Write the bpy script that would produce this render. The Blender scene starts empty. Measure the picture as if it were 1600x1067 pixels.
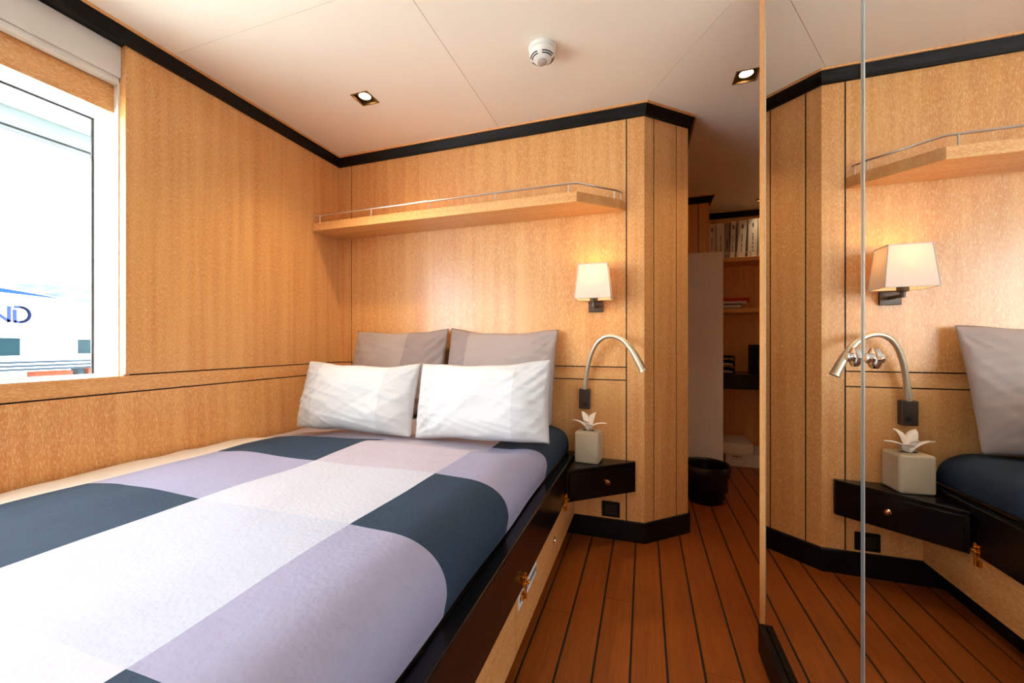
import bpy, bmesh, math, random
from mathutils import Vector, Matrix, noise

random.seed(7)
sc = bpy.context.scene
col = sc.collection

# ------------------------------------------------------------------ camera
F_PX = 621.18
cam_d = bpy.data.cameras.new('camera')
cam_d.sensor_width = 36.0
cam_d.lens = F_PX / 1600 * 36.0
cam_d.shift_y = 0.0019
cam_d.clip_start = 0.02
cam_d.clip_end = 500
cam = bpy.data.objects.new('camera', cam_d)
col.objects.link(cam)
cam.location = (0, 0, 0.95)
cam.rotation_euler = (math.radians(90), 0, math.radians(18.408))
sc.camera = cam

# ------------------------------------------------------------------ world, exposure
w = bpy.data.worlds.new('overcast_sky')
sc.world = w
w.use_nodes = True
bg = w.node_tree.nodes['Background']
bg.inputs[0].default_value = (0.84, 0.93, 1.0, 1)
bg.inputs[1].default_value = 12.0
vs = sc.view_settings
vs.view_transform = 'Standard'
vs.look = 'None'
vs.gamma = 1
vs.use_curve_mapping = False
vs.exposure = 0.92
sc.cycles.use_denoising = True
sc.cycles.max_bounces = 14
sc.cycles.diffuse_bounces = 7
sc.cycles.glossy_bounces = 6
sc.cycles.transparent_max_bounces = 12
sc.cycles.caustics_reflective = True
sc.cycles.caustics_refractive = False
sc.cycles.sample_clamp_indirect = 8

# ------------------------------------------------------------------ key dimensions
XL, YB, ZC, ZK = -1.788, 1.994, 2.085, 2.032      # left wall, back wall, ceiling, underside of the black cornice
XC = 0.0                                          # where the back wall turns
XE, YE = 0.209, 2.182                             # end of the angled face
XM = 0.353                                        # mirror face
YF, XN, YN = 3.38, 0.473, 3.85                    # passage: far wall, niche side, niche back
XR, YR = 1.7, -2.2                                # right wall, rear wall
R1, R2 = 0.772, 0.835                             # rail grooves
WY0, WY1, WZ0, WZ1 = -0.50, 0.927, 0.832, 1.80    # window opening
VY0, VY1 = -1.95, -0.75                           # added second window, unseen behind the camera, for more daylight

def portal(name, y0, y1):
    ld = bpy.data.lights.new(name, 'AREA')
    ld.shape = 'RECTANGLE'
    ld.size = WZ1 - WZ0
    ld.size_y = y1 - y0
    ld.cycles.is_portal = True
    o = bpy.data.objects.new(name, ld)
    col.objects.link(o)
    o.location = (-1.985, (y0 + y1) / 2, (WZ0 + WZ1) / 2)
    o.rotation_euler = (0, math.radians(-90), 0)
portal('window_portal', WY0, WY1)
portal('window_portal', VY0, VY1)

# ------------------------------------------------------------------ materials
def lin(c):
    out = []
    for v in c:
        v = v / 255.0
        out.append(v / 12.92 if v <= 0.04045 else ((v + 0.055) / 1.055) ** 2.4)
    return tuple(out) + (1,)

def newmat(name):
    m = bpy.data.materials.new(name)
    m.use_nodes = True
    nt = m.node_tree
    return m, nt, nt.nodes['Principled BSDF']

def mat(name, rgb, rough=0.5, metal=0.0, spec=0.5, var=0.0, vscale=6, bump=0.0, bscale=200, coat=0.0, sheen=0.0):
    m, nt, b = newmat(name)
    b.inputs['Base Color'].default_value = lin(rgb)
    b.inputs['Roughness'].default_value = rough
    b.inputs['Metallic'].default_value = metal
    b.inputs['Specular IOR Level'].default_value = spec
    b.inputs['Coat Weight'].default_value = coat
    b.inputs['Coat Roughness'].default_value = 0.08
    b.inputs['Sheen Weight'].default_value = sheen
    L = nt.links
    tc = nt.nodes.new('ShaderNodeTexCoord')
    if var > 0:
        n = nt.nodes.new('ShaderNodeTexNoise')
        n.inputs['Scale'].default_value = vscale
        n.inputs['Detail'].default_value = 4
        L.new(tc.outputs['Object'], n.inputs['Vector'])
        r = nt.nodes.new('ShaderNodeMapRange')
        r.inputs['From Min'].default_value = 0.3
        r.inputs['From Max'].default_value = 0.7
        r.inputs['To Min'].default_value = 1 - var
        r.inputs['To Max'].default_value = 1 + var
        L.new(n.outputs['Fac'], r.inputs['Value'])
        h = nt.nodes.new('ShaderNodeHueSaturation')
        h.inputs['Color'].default_value = lin(rgb)
        L.new(r.outputs['Result'], h.inputs['Value'])
        L.new(h.outputs['Color'], b.inputs['Base Color'])
    if bump > 0:
        n = nt.nodes.new('ShaderNodeTexNoise')
        n.inputs['Scale'].default_value = bscale
        n.inputs['Detail'].default_value = 3
        L.new(tc.outputs['Object'], n.inputs['Vector'])
        bp = nt.nodes.new('ShaderNodeBump')
        bp.inputs['Strength'].default_value = bump
        bp.inputs['Distance'].default_value = 0.002
        L.new(n.outputs['Fac'], bp.inputs['Height'])
        L.new(bp.outputs['Normal'], b.inputs['Normal'])
    return m

def wood(name, axis, light, mid, dark, rough=0.42, fine=560, along=80, fleck=0.62, coat=0.42, broad=0.35):
    """limed veneer: fine pores and pale flecks stretched along the grain axis"""
    m, nt, b = newmat(name)
    L = nt.links
    N = nt.nodes.new
    tc = N('ShaderNodeTexCoord')
    oi = N('ShaderNodeObjectInfo')
    def stretched(cross, lng, detail=3):
        mp = N('ShaderNodeMapping')
        s = [cross, cross, cross]
        s['XYZ'.index(axis)] = lng
        mp.inputs['Scale'].default_value = s
        add = N('ShaderNodeVectorMath')
        add.operation = 'ADD'
        sc_ = N('ShaderNodeVectorMath')
        sc_.operation = 'SCALE'
        cmb = N('ShaderNodeCombineXYZ')
        for i in range(3):
            L.new(oi.outputs['Random'], cmb.inputs[i])
        L.new(cmb.outputs[0], sc_.inputs[0])
        sc_.inputs['Scale'].default_value = 3.7
        L.new(tc.outputs['Object'], add.inputs[0])
        L.new(sc_.outputs[0], add.inputs[1])
        L.new(add.outputs[0], mp.inputs['Vector'])
        n = N('ShaderNodeTexNoise')
        n.inputs['Scale'].default_value = 1
        n.inputs['Detail'].default_value = detail
        n.inputs['Roughness'].default_value = 0.6
        L.new(mp.outputs[0], n.inputs['Vector'])
        return n
    n1 = stretched(fine, along, 2)
    n2 = stretched(22, 0.8, 3)
    n3 = stretched(fine * 1.6, along * 2.2, 1)
    r2 = N('ShaderNodeValToRGB')
    r2.color_ramp.elements[0].position = 0.5 - broad * 0.5
    r2.color_ramp.elements[0].color = lin(dark)
    r2.color_ramp.elements[1].position = 0.5 + broad * 0.5
    r2.color_ramp.elements[1].color = lin(mid)
    L.new(n2.outputs['Fac'], r2.inputs[0])
    r1 = N('ShaderNodeMapRange')
    r1.inputs['From Min'].default_value = 0.5
    r1.inputs['From Max'].default_value = 0.66
    r1.inputs['To Max'].default_value = fleck
    L.new(n1.outputs['Fac'], r1.inputs['Value'])
    mx = N('ShaderNodeMix')
    mx.data_type = 'RGBA'
    L.new(r1.outputs['Result'], mx.inputs[0])
    L.new(r2.outputs[0], mx.inputs[6])
    mx.inputs[7].default_value = lin(light)
    r3 = N('ShaderNodeMapRange')
    r3.inputs['From Min'].default_value = 0.3
    r3.inputs['From Max'].default_value = 0.5
    r3.inputs['To Min'].default_value = 0.80
    r3.inputs['To Max'].default_value = 1.0
    L.new(n3.outputs['Fac'], r3.inputs['Value'])
    hs = N('ShaderNodeHueSaturation')
    L.new(mx.outputs[2], hs.inputs['Color'])
    L.new(r3.outputs['Result'], hs.inputs['Value'])
    L.new(hs.outputs[0], b.inputs['Base Color'])
    b.inputs['Roughness'].default_value = rough
    b.inputs['Coat Weight'].default_value = coat
    b.inputs['Coat Roughness'].default_value = 0.2
    bp = N('ShaderNodeBump')
    bp.inputs['Strength'].default_value = 0.06
    bp.inputs['Distance'].default_value = 0.001
    L.new(n1.outputs['Fac'], bp.inputs['Height'])
    L.new(bp.outputs['Normal'], b.inputs['Normal'])
    return m

OL, OM, OD = (253, 217, 160), (231, 171, 101), (213, 144, 76)
M = {}
M['oakZ'] = wood('limed_oak_upright_grain', 'Z', OL, OM, OD)
M['oakX'] = wood('limed_oak_grain_across', 'X', OL, OM, OD)
M['oakY'] = wood('limed_oak_grain_lengthwise', 'Y', OL, OM, OD)
M['teak'] = wood('teak_deck', 'Y', (162, 88, 32), (144, 72, 20), (124, 58, 14), rough=0.36, fine=160, along=5, fleck=0.35, broad=0.5, coat=0.0)
M['caulk'] = mat('black_caulking', (12, 10, 9), 0.6)
M['backing'] = mat('dark_groove_backing', (18, 11, 7), 0.8)
M['black'] = mat('black_lacquer', (12, 11, 12), 0.22, spec=0.4, bump=0.02, bscale=60)
M['blackmatt'] = mat('black_matt', (14, 13, 13), 0.5, spec=0.2, bump=0.05, bscale=150)
M['ceil'] = mat('cream_ceiling_panel', (247, 240, 226), 0.45, var=0.012, vscale=2)
M['white'] = mat('white_lacquer', (240, 240, 238), 0.4, var=0.01)
M['blind'] = mat('off_white_blind', (218, 216, 210), 0.6, bump=0.1, bscale=500)
M['plaster'] = mat('plain_lining', (120, 96, 74), 0.8, var=0.03)
M['gasket'] = mat('grey_gasket', (52, 50, 50), 0.6)
M['chrome'] = mat('polished_chrome', (225, 228, 232), 0.08, metal=1, bump=0.01)
M['steel'] = mat('brushed_steel', (226, 223, 218), 0.3, metal=1, bump=0.02)
M['brass'] = mat('brass', (222, 165, 70), 0.22, metal=1, bump=0.03)
M['bronze'] = mat('dark_bronze', (84, 74, 66), 0.42, metal=0.7, bump=0.03)
M['lampframe'] = mat('antique_brass', (150, 116, 76), 0.35, metal=0.8, bump=0.03)
M['nickel'] = mat('satin_nickel', (212, 198, 174), 0.42, metal=0.75, bump=0.03)
M['slate'] = mat('slate_blue_cotton', (42, 58, 76), 0.85, spec=0.2, var=0.05, vscale=40, bump=0.5, bscale=110)
M['lilac'] = mat('lilac_cotton', (150, 147, 172), 0.85, spec=0.2, var=0.025, vscale=40, bump=0.5, bscale=110)
M['ivory'] = mat('ivory_cotton', (184, 184, 195), 0.85, var=0.015, vscale=40, bump=0.5, bscale=110)
M['pearl'] = mat('pearl_cotton', (175, 178, 194), 0.85, var=0.015, vscale=40, bump=0.5, bscale=110)
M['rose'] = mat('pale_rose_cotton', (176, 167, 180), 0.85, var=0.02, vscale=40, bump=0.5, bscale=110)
M['cream'] = mat('cream_cotton', (214, 202, 192), 0.85, var=0.02, vscale=40, bump=0.5, bscale=110)
M['whitelinen'] = mat('white_pillow_linen', (206, 205, 206), 0.85, var=0.01, bump=0.25, bscale=600)
M['whitelinen2'] = mat('white_pillow_border', (196, 194, 194), 0.85, var=0.01, bump=0.25, bscale=600)
M['taupe'] = mat('taupe_pillow_cotton', (168, 154, 150), 0.85, var=0.02, bump=0.3, bscale=600)
M['taupe2'] = mat('darker_taupe_cotton', (148, 133, 132), 0.85, var=0.02, bump=0.3, bscale=600)
M['mattress'] = mat('mattress_ticking', (220, 218, 214), 0.9, bump=0.2)
M['leatherette'] = mat('beige_leatherette', (196, 184, 160), 0.5, bump=0.12, bscale=350)
M['leather_dark'] = mat('dark_seam', (70, 58, 46), 0.7)
M['tissue'] = mat('white_tissue', (240, 234, 226), 0.9, bump=0.1, bscale=90)
M['plastic'] = mat('white_plastic', (232, 230, 222), 0.35, var=0.01)
M['lens'] = mat('grey_plastic_lens', (176, 168, 160), 0.15)
M['slot'] = mat('black_slot', (14, 12, 10), 0.7)
M['binder'] = mat('white_binder', (224, 216, 206), 0.5, var=0.03)
M['binderg'] = mat('grey_binder', (150, 142, 140), 0.5, var=0.03)
M['ink'] = mat('grey_print', (70, 62, 62), 0.7)
M['red'] = mat('red_card', (178, 40, 34), 0.5, var=0.04)
M['bluep'] = mat('blue_plastic', (34, 62, 96), 0.35)
M['board'] = mat('white_board', (238, 238, 240), 0.45, var=0.01)
M['sticker'] = mat('white_sticker', (226, 230, 238), 0.4)
M['bag'] = mat('black_bin_bag', (14, 14, 15), 0.35, bump=0.4, bscale=40)

def glass_mat():
    m = bpy.data.materials.new('window_glass')
    m.use_nodes = True
    nt = m.node_tree
    nt.nodes.clear()
    o = nt.nodes.new('ShaderNodeOutputMaterial')
    t = nt.nodes.new('ShaderNodeBsdfTransparent')
    t.inputs[0].default_value = (0.97, 0.99, 0.99, 1)
    g = nt.nodes.new('ShaderNodeBsdfGlossy')
    g.inputs['Roughness'].default_value = 0.0
    fr = nt.nodes.new('ShaderNodeFresnel')
    geo = nt.nodes.new('ShaderNodeNewGeometry')
    io = nt.nodes.new('ShaderNodeMapRange')          # the thin pane's back face takes the inverse index, so that light passes both faces alike
    io.inputs['To Min'].default_value = 1.3
    io.inputs['To Max'].default_value = 1 / 1.3
    nt.links.new(geo.outputs['Backfacing'], io.inputs['Value'])
    nt.links.new(io.outputs['Result'], fr.inputs[0])
    mx = nt.nodes.new('ShaderNodeMixShader')
    nt.links.new(fr.outputs[0], mx.inputs[0])
    nt.links.new(t.outputs[0], mx.inputs[1])
    nt.links.new(g.outputs[0], mx.inputs[2])
    nt.links.new(mx.outputs[0], o.inputs[0])
    return m
M['glass'] = glass_mat()

def mirror_mat():
    m, nt, b = newmat('silvered_mirror')
    b.inputs['Base Color'].default_value = (0.86, 0.87, 0.86, 1)
    b.inputs['Metallic'].default_value = 1
    b.inputs['Roughness'].default_value = 0.0
    return m
M['mirror'] = mirror_mat()
M['glassedge'] = mat('ground_glass_edge', (200, 216, 222), 0.3, metal=0.92)

def shade_mat():
    m = bpy.data.materials.new('linen_lamp_shade')
    m.use_nodes = True
    nt = m.node_tree
    nt.nodes.clear()
    o = nt.nodes.new('ShaderNodeOutputMaterial')
    d = nt.nodes.new('ShaderNodeBsdfDiffuse')
    d.inputs[0].default_value = lin((232, 214, 200))
    t = nt.nodes.new('ShaderNodeBsdfTranslucent')
    t.inputs[0].default_value = lin((236, 206, 176))
    mx = nt.nodes.new('ShaderNodeMixShader')
    mx.inputs[0].default_value = 0.11
    n = nt.nodes.new('ShaderNodeTexNoise')
    n.inputs['Scale'].default_value = 400
    bp = nt.nodes.new('ShaderNodeBump')
    bp.inputs['Strength'].default_value = 0.1
    nt.links.new(n.outputs['Fac'], bp.inputs['Height'])
    nt.links.new(bp.outputs['Normal'], d.inputs['Normal'])
    nt.links.new(d.outputs[0], mx.inputs[1])
    nt.links.new(t.outputs[0], mx.inputs[2])
    nt.links.new(mx.outputs[0], o.inputs[0])
    return m
M['shade'] = shade_mat()

def emit_mat(name, rgb, strength):
    m = bpy.data.materials.new(name)
    m.use_nodes = True
    nt = m.node_tree
    nt.nodes.clear()
    o = nt.nodes.new('ShaderNodeOutputMaterial')
    e = nt.nodes.new('ShaderNodeEmission')
    e.inputs[0].default_value = rgb + (1,)
    e.inputs[1].default_value = strength
    nt.links.new(e.outputs[0], o.inputs[0])
    return m
M['bulb'] = emit_mat('halogen_bulb_glow', (1.0, 0.72, 0.38), 7)

# ------------------------------------------------------------------ mesh helpers
class MB:
    def __init__(self):
        self.v, self.f, self.mi = [], [], []
    def face(self, idx, mi=0):
        self.f.append(idx)
        self.mi.append(mi)
    def box(self, x0, x1, y0, y1, z0, z1, mi=0, top=None):
        b = len(self.v)
        self.v += [(x0, y0, z0), (x1, y0, z0), (x1, y1, z0), (x0, y1, z0), (x0, y0, z1), (x1, y0, z1), (x1, y1, z1), (x0, y1, z1)]
        for q in ((3, 2, 1, 0), (4, 5, 6, 7), (0, 1, 5, 4), (1, 2, 6, 5), (2, 3, 7, 6), (3, 0, 4, 7)):
            self.face([b + i for i in q], mi)
        return self
    def prism(self, poly, z0, z1, mi=0, frame=None):
        """polygon (counter-clockwise) in the xy plane of frame, extruded along its z"""
        b = len(self.v)
        n = len(poly)
        T = frame or Matrix.Identity(4)
        for z in (z0, z1):
            for (x, y) in poly:
                self.v.append(tuple(T @ Vector((x, y, z))))
        self.face([b + i for i in reversed(range(n))], mi)
        self.face([b + n + i for i in range(n)], mi)
        for i in range(n):
            j = (i + 1) % n
            self.face([b + i, b + j, b + n + j, b + n + i], mi)
        return self
    def sweep(self, path, prof, mi=0, closed_prof=True):
        """profile of (offset to the right of travel, z) along a 2-D path with mitred corners; path: list of (x, y, nx, ny) pre-mitred"""
        b = len(self.v)
        n = len(prof)
        for (x, y, nx, ny) in path:
            for (o, z) in prof:
                self.v.append((x + nx * o, y + ny * o, z))
        for k in range(len(path) - 1):
            for i in range(n):
                j = (i + 1) % n
                self.face([b + k * n + i, b + (k + 1) * n + i, b + (k + 1) * n + j, b + k * n + j], mi)
        self.face([b + i for i in range(n)], mi)
        e = b + (len(path) - 1) * n
        self.face([e + i for i in reversed(range(n))], mi)
        return self
    def tube(self, pts, r, seg=8, mi=0, caps=True):
        pts = [Vector(p) for p in pts]
        rr = r if isinstance(r, (list, tuple)) else [r] * len(pts)
        b = len(self.v)
        up = None
        for k, p in enumerate(pts):
            a = pts[max(k - 1, 0)]
            c = pts[min(k + 1, len(pts) - 1)]
            t = (c - a).normalized()
            if up is None:
                up = t.orthogonal().normalized()
            else:
                up = (up - t * up.dot(t)).normalized()
            s = t.cross(up)
            for i in range(seg):
                an = 2 * math.pi * i / seg
                self.v.append(tuple(p + (up * math.cos(an) + s * math.sin(an)) * rr[k]))
        for k in range(len(pts) - 1):
            for i in range(seg):
                j = (i + 1) % seg
                self.face([b + k * seg + i, b + k * seg + j, b + (k + 1) * seg + j, b + (k + 1) * seg + i], mi)
        if caps:
            self.face([b + i for i in reversed(range(seg))], mi)
            e = b + (len(pts) - 1) * seg
            self.face([e + i for i in range(seg)], mi)
        return self
    def lathe(self, prof, seg=32, frame=None, mi=0, close=True):
        """prof: (r, z) list revolved about z of frame"""
        T = frame or Matrix.Identity(4)
        b = len(self.v)
        n = len(prof)
        for i in range(seg):
            an = 2 * math.pi * i / seg
            for (r, z) in prof:
                self.v.append(tuple(T @ Vector((r * math.cos(an), r * math.sin(an), z))))
        for i in range(seg):
            j = (i + 1) % seg
            for k in range(n - 1):
                self.face([b + i * n + k, b + j * n + k, b + j * n + k + 1, b + i * n + k + 1], mi)
        if close:
            if prof[0][0] > 1e-6:
                self.face([b + i * n for i in reversed(range(seg))], mi)
            if prof[-1][0] > 1e-6:
                self.face([b + i * n + n - 1 for i in range(seg)], mi)
        return self
    def build(self, name, mats, parent=None, smooth=False, bevel=0.0, bseg=2, origin=None):
        me = bpy.data.meshes.new(name)
        v = self.v
        off = Vector((0, 0, 0))
        if parent is not None and parent.type == 'EMPTY':
            off = parent.location
        me.from_pydata([tuple(Vector(p) - off) for p in v], [], self.f)
        if not isinstance(mats, (list, tuple)):
            mats = [mats]
        for m in mats:
            me.materials.append(m)
        for p, i in zip(me.polygons, self.mi):
            p.material_index = i
        bm = bmesh.new()
        bm.from_mesh(me)
        bmesh.ops.remove_doubles(bm, verts=bm.verts, dist=1e-6)
        bmesh.ops.recalc_face_normals(bm, faces=bm.faces)
        if bevel > 0:
            ed = [e for e in bm.edges if len(e.link_faces) == 2 and e.calc_face_angle(0) > 0.5]
            bmesh.ops.bevel(bm, geom=ed, offset=bevel, segments=bseg, affect='EDGES', profile=0.5, clamp_overlap=True)
        bm.to_mesh(me)
        bm.free()
        if smooth:
            me.polygons.foreach_set('use_smooth', [True] * len(me.polygons))
            me.update()
            if smooth != 'all':
                try:
                    me.set_sharp_from_angle(angle=math.radians(40))
                except Exception:
                    pass
        o = bpy.data.objects.new(name, me)
        col.objects.link(o)
        o.parent = parent
        return o

def tag(o, label, cat, group=None):
    o['label'] = label
    o['category'] = cat
    if group:
        o['group'] = group
    return o

def struct(o):
    o['kind'] = 'structure'
    return o

def thing(name, loc, label, cat, group=None):
    o = bpy.data.objects.new(name, None)
    o.empty_display_size = 0.05
    col.objects.link(o)
    o.location = loc
    return tag(o, label, cat, group)

def copy_tree(o, parent=None):
    c = o.copy()
    col.objects.link(c)
    c.parent = parent
    for ch in [x for x in o.children]:
        copy_tree(ch, c)
    return c

def frame(origin, zdir, xdir=None):
    z = Vector(zdir).normalized()
    x = Vector(xdir) if xdir else z.orthogonal()
    x = (x - z * x.dot(z)).normalized()
    y = z.cross(x)
    m = Matrix((x, y, z)).transposed().to_4x4()
    m.translation = Vector(origin)
    return m

def bez(p0, p1, p2, p3, n):
    out = []
    for i in range(n + 1):
        t = i / n
        out.append(Vector(p0) * (1 - t) ** 3 + Vector(p1) * 3 * t * (1 - t) ** 2 + Vector(p2) * 3 * t * t * (1 - t) + Vector(p3) * t ** 3)
    return out

# ================================================================== THE SETTING
# ---- floor: teak planks with black caulked seams
GAP = 0.007
fb = MB()
fb.box(XL - 0.2, XR + 0.1, YR - 0.1, YN + 0.1, -0.06, -0.003)
floor = struct(fb.build('floor', M['caulk']))
k = -5
while 0.063 + 0.102 * k < XR:
    x0 = 0.063 + 0.102 * k + GAP / 2
    x1 = min(0.063 + 0.102 * (k + 1) - GAP / 2, XR)
    ys = [YR, -0.9 + 0.5 * ((k * 37) % 5) / 5, 0.75 + 0.9 * ((k * 53) % 7) / 7, 2.5 + 0.6 * ((k * 29) % 6) / 6, YN]
    for y0, y1 in zip(ys[:-1], ys[1:]):
        p = MB()
        p.box(x0, x1, y0 + 0.0006, y1 - 0.0006, -0.0031, 0.0)
        p.build('plank', M['teak'], floor)
    k += 1

# ---- walls. Panels stand 12 mm proud of a dark backing, so that the joints are real grooves
G = 0.0055                                           # groove width

wl = MB()
t0, t1 = -1.99, XL - 0.012
wl.box(t0, t1, YR, YN, -0.06, WZ0 - 0.022)                  # below the windows
wl.box(t0, t1, YR, YN, 2.036, 2.20)                  # above
wl.box(t0, -1.852, YR, YN, WZ1 + 0.11, 2.036)
wl.box(t0, t1, WY1 + 0.02, YN, WZ0 - 0.022, WZ1 + 0.11)      # beside the windows
wl.box(t0, t1, VY1 + 0.02, WY0 - 0.02, WZ0 - 0.022, WZ1 + 0.11)
wl.box(t0, t1, YR, VY0 - 0.02, WZ0 - 0.022, WZ1 + 0.11)
wall_left = struct(wl.build('wall_left', M['backing']))
def panel_left(y0, y1, z0, z1, m):
    p = MB()
    p.box(XL - 0.012, XL, y0, y1, z0, z1)
    return p.build('panel', m, wall_left)
panel_left(YR, YB, 0.0, R1 - G / 2, M['oakZ'])
panel_left(YR, YB, R1 + G / 2, R2 - G / 2, M['oakY'])
panel_left(WY1, YB, R2 + G / 2, ZC, M['oakZ'])
panel_left(VY1, WY0, R2 + G / 2, ZC, M['oakZ'])
panel_left(YR, VY0, R2 + G / 2, ZC, M['oakZ'])
for y0, y1 in ((WY0, WY1), (VY0, VY1)):
    p = MB()
    p.box(XL - 0.012, XL, y0, y1, ZK + 0.001, ZC)
    p.build('head_fillet', M['blackmatt'], wall_left)
    # upright lipping at both sides of the opening
    for s, yy in ((1, y1), (-1, y0)):
        p = MB()
        p.box(XL - 0.034, XL - 0.012, min(yy, yy + s * 0.018), max(yy, yy + s * 0.018), WZ0, 2.03)
        p.build('lipping', M['oakZ'], wall_left)
    p = MB()
    p.box(-1.8765, -1.856, y0, y1, WZ1 - 0.001, WZ1 + 0.109)
    p.build('pelmet_board', M['oakY'], wall_left)
    p = MB()
    p.box(-1.98, XL - 0.0125, y0, y1, WZ0 - 0.02, WZ0)
    p.build('sill_board', M['oakY'], wall_left)

wb = MB()
wb.box(XL - 0.012, XC - 0.02, YB + 0.012, YB + 0.10, -0.06, 2.20)
wall_back = struct(wb.build('wall_back', M['backing']))
XG0, XG1 = -1.697, -0.082
def panel_back(x0, x1, z0, z1, m, pr=wall_back):
    p = MB()
    p.box(x0, x1, YB, YB + 0.012, z0, z1)
    return p.build('panel', m, pr)
for x0, x1 in ((XL, XG0 - G / 2), (XG0 + G / 2, XG1 - G / 2)):
    panel_back(x0, x1, 0.0, R1 - G / 2, M['oakZ'])
    panel_back(x0, x1, R1 + G / 2, R2 - G / 2, M['oakX'])
    panel_back(x0, x1, R2 + G / 2, ZC, M['oakZ'])
panel_back(XG1 + G / 2, XC, 0.0, ZC, M['oakZ'])

for xg_ in (XG0, XG1):
    p = MB()
    p.box(xg_ - G / 2, xg_ + G / 2, YB + 0.003, YB + 0.012, 0.0, ZC)
    p.build('groove_inlay', M['backing'], wall_back)

# angled face and the side that runs back along the passage
wa = MB()
wa.prism([(XC, YB + 0.014), (XE - 0.012, YE + 0.005), (XE - 0.012, YF), (XE - 0.10, YF), (XE - 0.10, YE + 0.1), (XC - 0.02, YB + 0.10), (XC - 0.02, YB + 0.014)], -0.06, 2.20)
wall_column = struct(wa.build('wall_column', M['backing']))
dv = Vector((XE - XC, YE - YB, 0)).normalized()
nv = Vector((dv.y, -dv.x, 0))
def on_face(s, o=0.0):
    q = Vector((XC, YB, 0)) + dv * s + nv * o
    return (q.x, q.y)
LEN = math.hypot(XE - XC, YE - YB)
g1 = math.hypot(0.0446, 0.0391)
g2 = math.hypot(0.1515, 0.1358)
for s0, s1 in ((0, g1 - G / 2), (g1 + G / 2, g2 - G / 2), (g2 + G / 2, LEN)):
    p = MB()
    p.prism([on_face(s0), on_face(s1), on_face(s1, -0.012), on_face(s0, -0.012)], 0.0, ZC)
    p.build('panel', M['oakZ'], wall_column)
for g_ in (g1, g2):
    p = MB()
    p.prism([on_face(g_ - G / 2, -0.002), on_face(g_ + G / 2, -0.002), on_face(g_ + G / 2, -0.011), on_face(g_ - G / 2, -0.011)], 0.0, ZC)
    p.build('groove_inlay', M['backing'], wall_column)
p = MB()
p.box(XE - 0.012, XE, YE + 0.0, YF, 0.0, ZC)
p.build('panel', M['oakZ'], wall_column)

# far wall of the passage, niche side and niche back
wf = MB()
wf.box(XE - 0.1, XN - 0.012, YF + 0.012, YF + 0.08, -0.06, 2.20)
wf.box(XN - 0.08, XN - 0.012, YF + 0.08, YN + 0.05, -0.06, 2.20)
wall_far = struct(wf.build('wall_far', M['backing']))
for x0, x1 in ((XE - 0.012, 0.395), (0.395 + G, XN)):
    p = MB()
    p.box(x0, x1, YF, YF + 0.012, 0.0, ZC)
    p.build('panel', M['oakZ'], wall_far)
p = MB()
p.box(XN - 0.012, XN, YF + 0.012, YN, 0.0, ZC)
p.build('panel', M['oakZ'], wall_far)
wn = MB()
wn.box(XN - 0.05, XR + 0.1, YN, YN + 0.08, -0.06, 2.20)
struct(wn.build('wall_niche', M['oakZ']))
wr = MB()
wr.box(XR, XR + 0.08, YR - 0.1, YN, -0.06, 2.20)
struct(wr.build('wall_right', M['oakZ']))
we = MB()
we.box(XL - 0.2, XR, YR - 0.1, YR, -0.06, 2.20)
struct(we.build('wall_rear', M['oakZ']))

# ---- ceiling: cream panels with hairline seams, a deck slab above them
cb = MB()
cb.box(XL - 0.25, XR + 0.1, YR - 0.1, YN + 0.1, 2.20, 2.24)
ceiling = struct(cb.build('ceiling', M['backing']))
S = 0.0012
XS, YS = -0.725, 1.063
DL1 = (-1.229, 1.533)
DL2 = (0.411, 1.916)
DL3 = (0.885, 3.585)
HW = 0.046
FILL_DL1 = (-1.229, -0.25)  # added downlight, out of view, to raise the warm light on the walls
FILL_DL2 = (-0.30, -1.25)  # second added downlight, out of view behind the camera, for warm fill
def ceil_panel(polys):
    p = MB()
    for q in polys:
        p.prism(q, ZC, ZC + 0.012)
    return p.build('ceiling_panel', M['ceil'], ceiling)
def holed(x0, x1, y0, y1, c):
    cx, cy = c
    return [[(x0, y0), (x1, y0), (x1, cy - HW), (x0, cy - HW)], [(x0, cy + HW), (x1, cy + HW), (x1, y1), (x0, y1)],
            [(x0, cy - HW), (cx - HW, cy - HW), (cx - HW, cy + HW), (x0, cy + HW)],
            [(cx + HW, cy - HW), (x1, cy - HW), (x1, cy + HW), (cx + HW, cy + HW)]]
ceil_panel(holed(XL, XS - S, YS + S, YB, DL1))
ceil_panel(holed(XL, XS - S, YR, YS - S, FILL_DL1))
DX = -0.592                                          # slope of the diagonal seam
def diag(y):
    return 0.282 + (y - 1.479) * DX
ceil_panel([[(XS + S, -0.6), (XR, -0.6), (XR, 0.6), (diag(0.6) - S, 0.6), (diag(YB) - S, YB), (XS + S, YB)]] + holed(XS + S, XR, YR, -0.6, FILL_DL2))
YP = 2.19
xa = DL2[0] - HW
ceil_panel([[(diag(YB) + S, YB), (diag(1.34) + S, 1.34), (xa, 1.34), (xa, YP), (XE, YP), (XC + 0.05, YB + 0.04)],
            [(diag(0.6) + S, 0.6), (XR, 0.6), (XR, 1.34), (diag(1.34) + S, 1.34)]] +
           [q for q in holed(xa, XR, 1.34, YP, DL2) if abs(q[0][0] - q[1][0]) > 1e-6])
ceil_panel(holed(XE - 0.01, XR, YP + 2 * S, YN, DL3))

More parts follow.
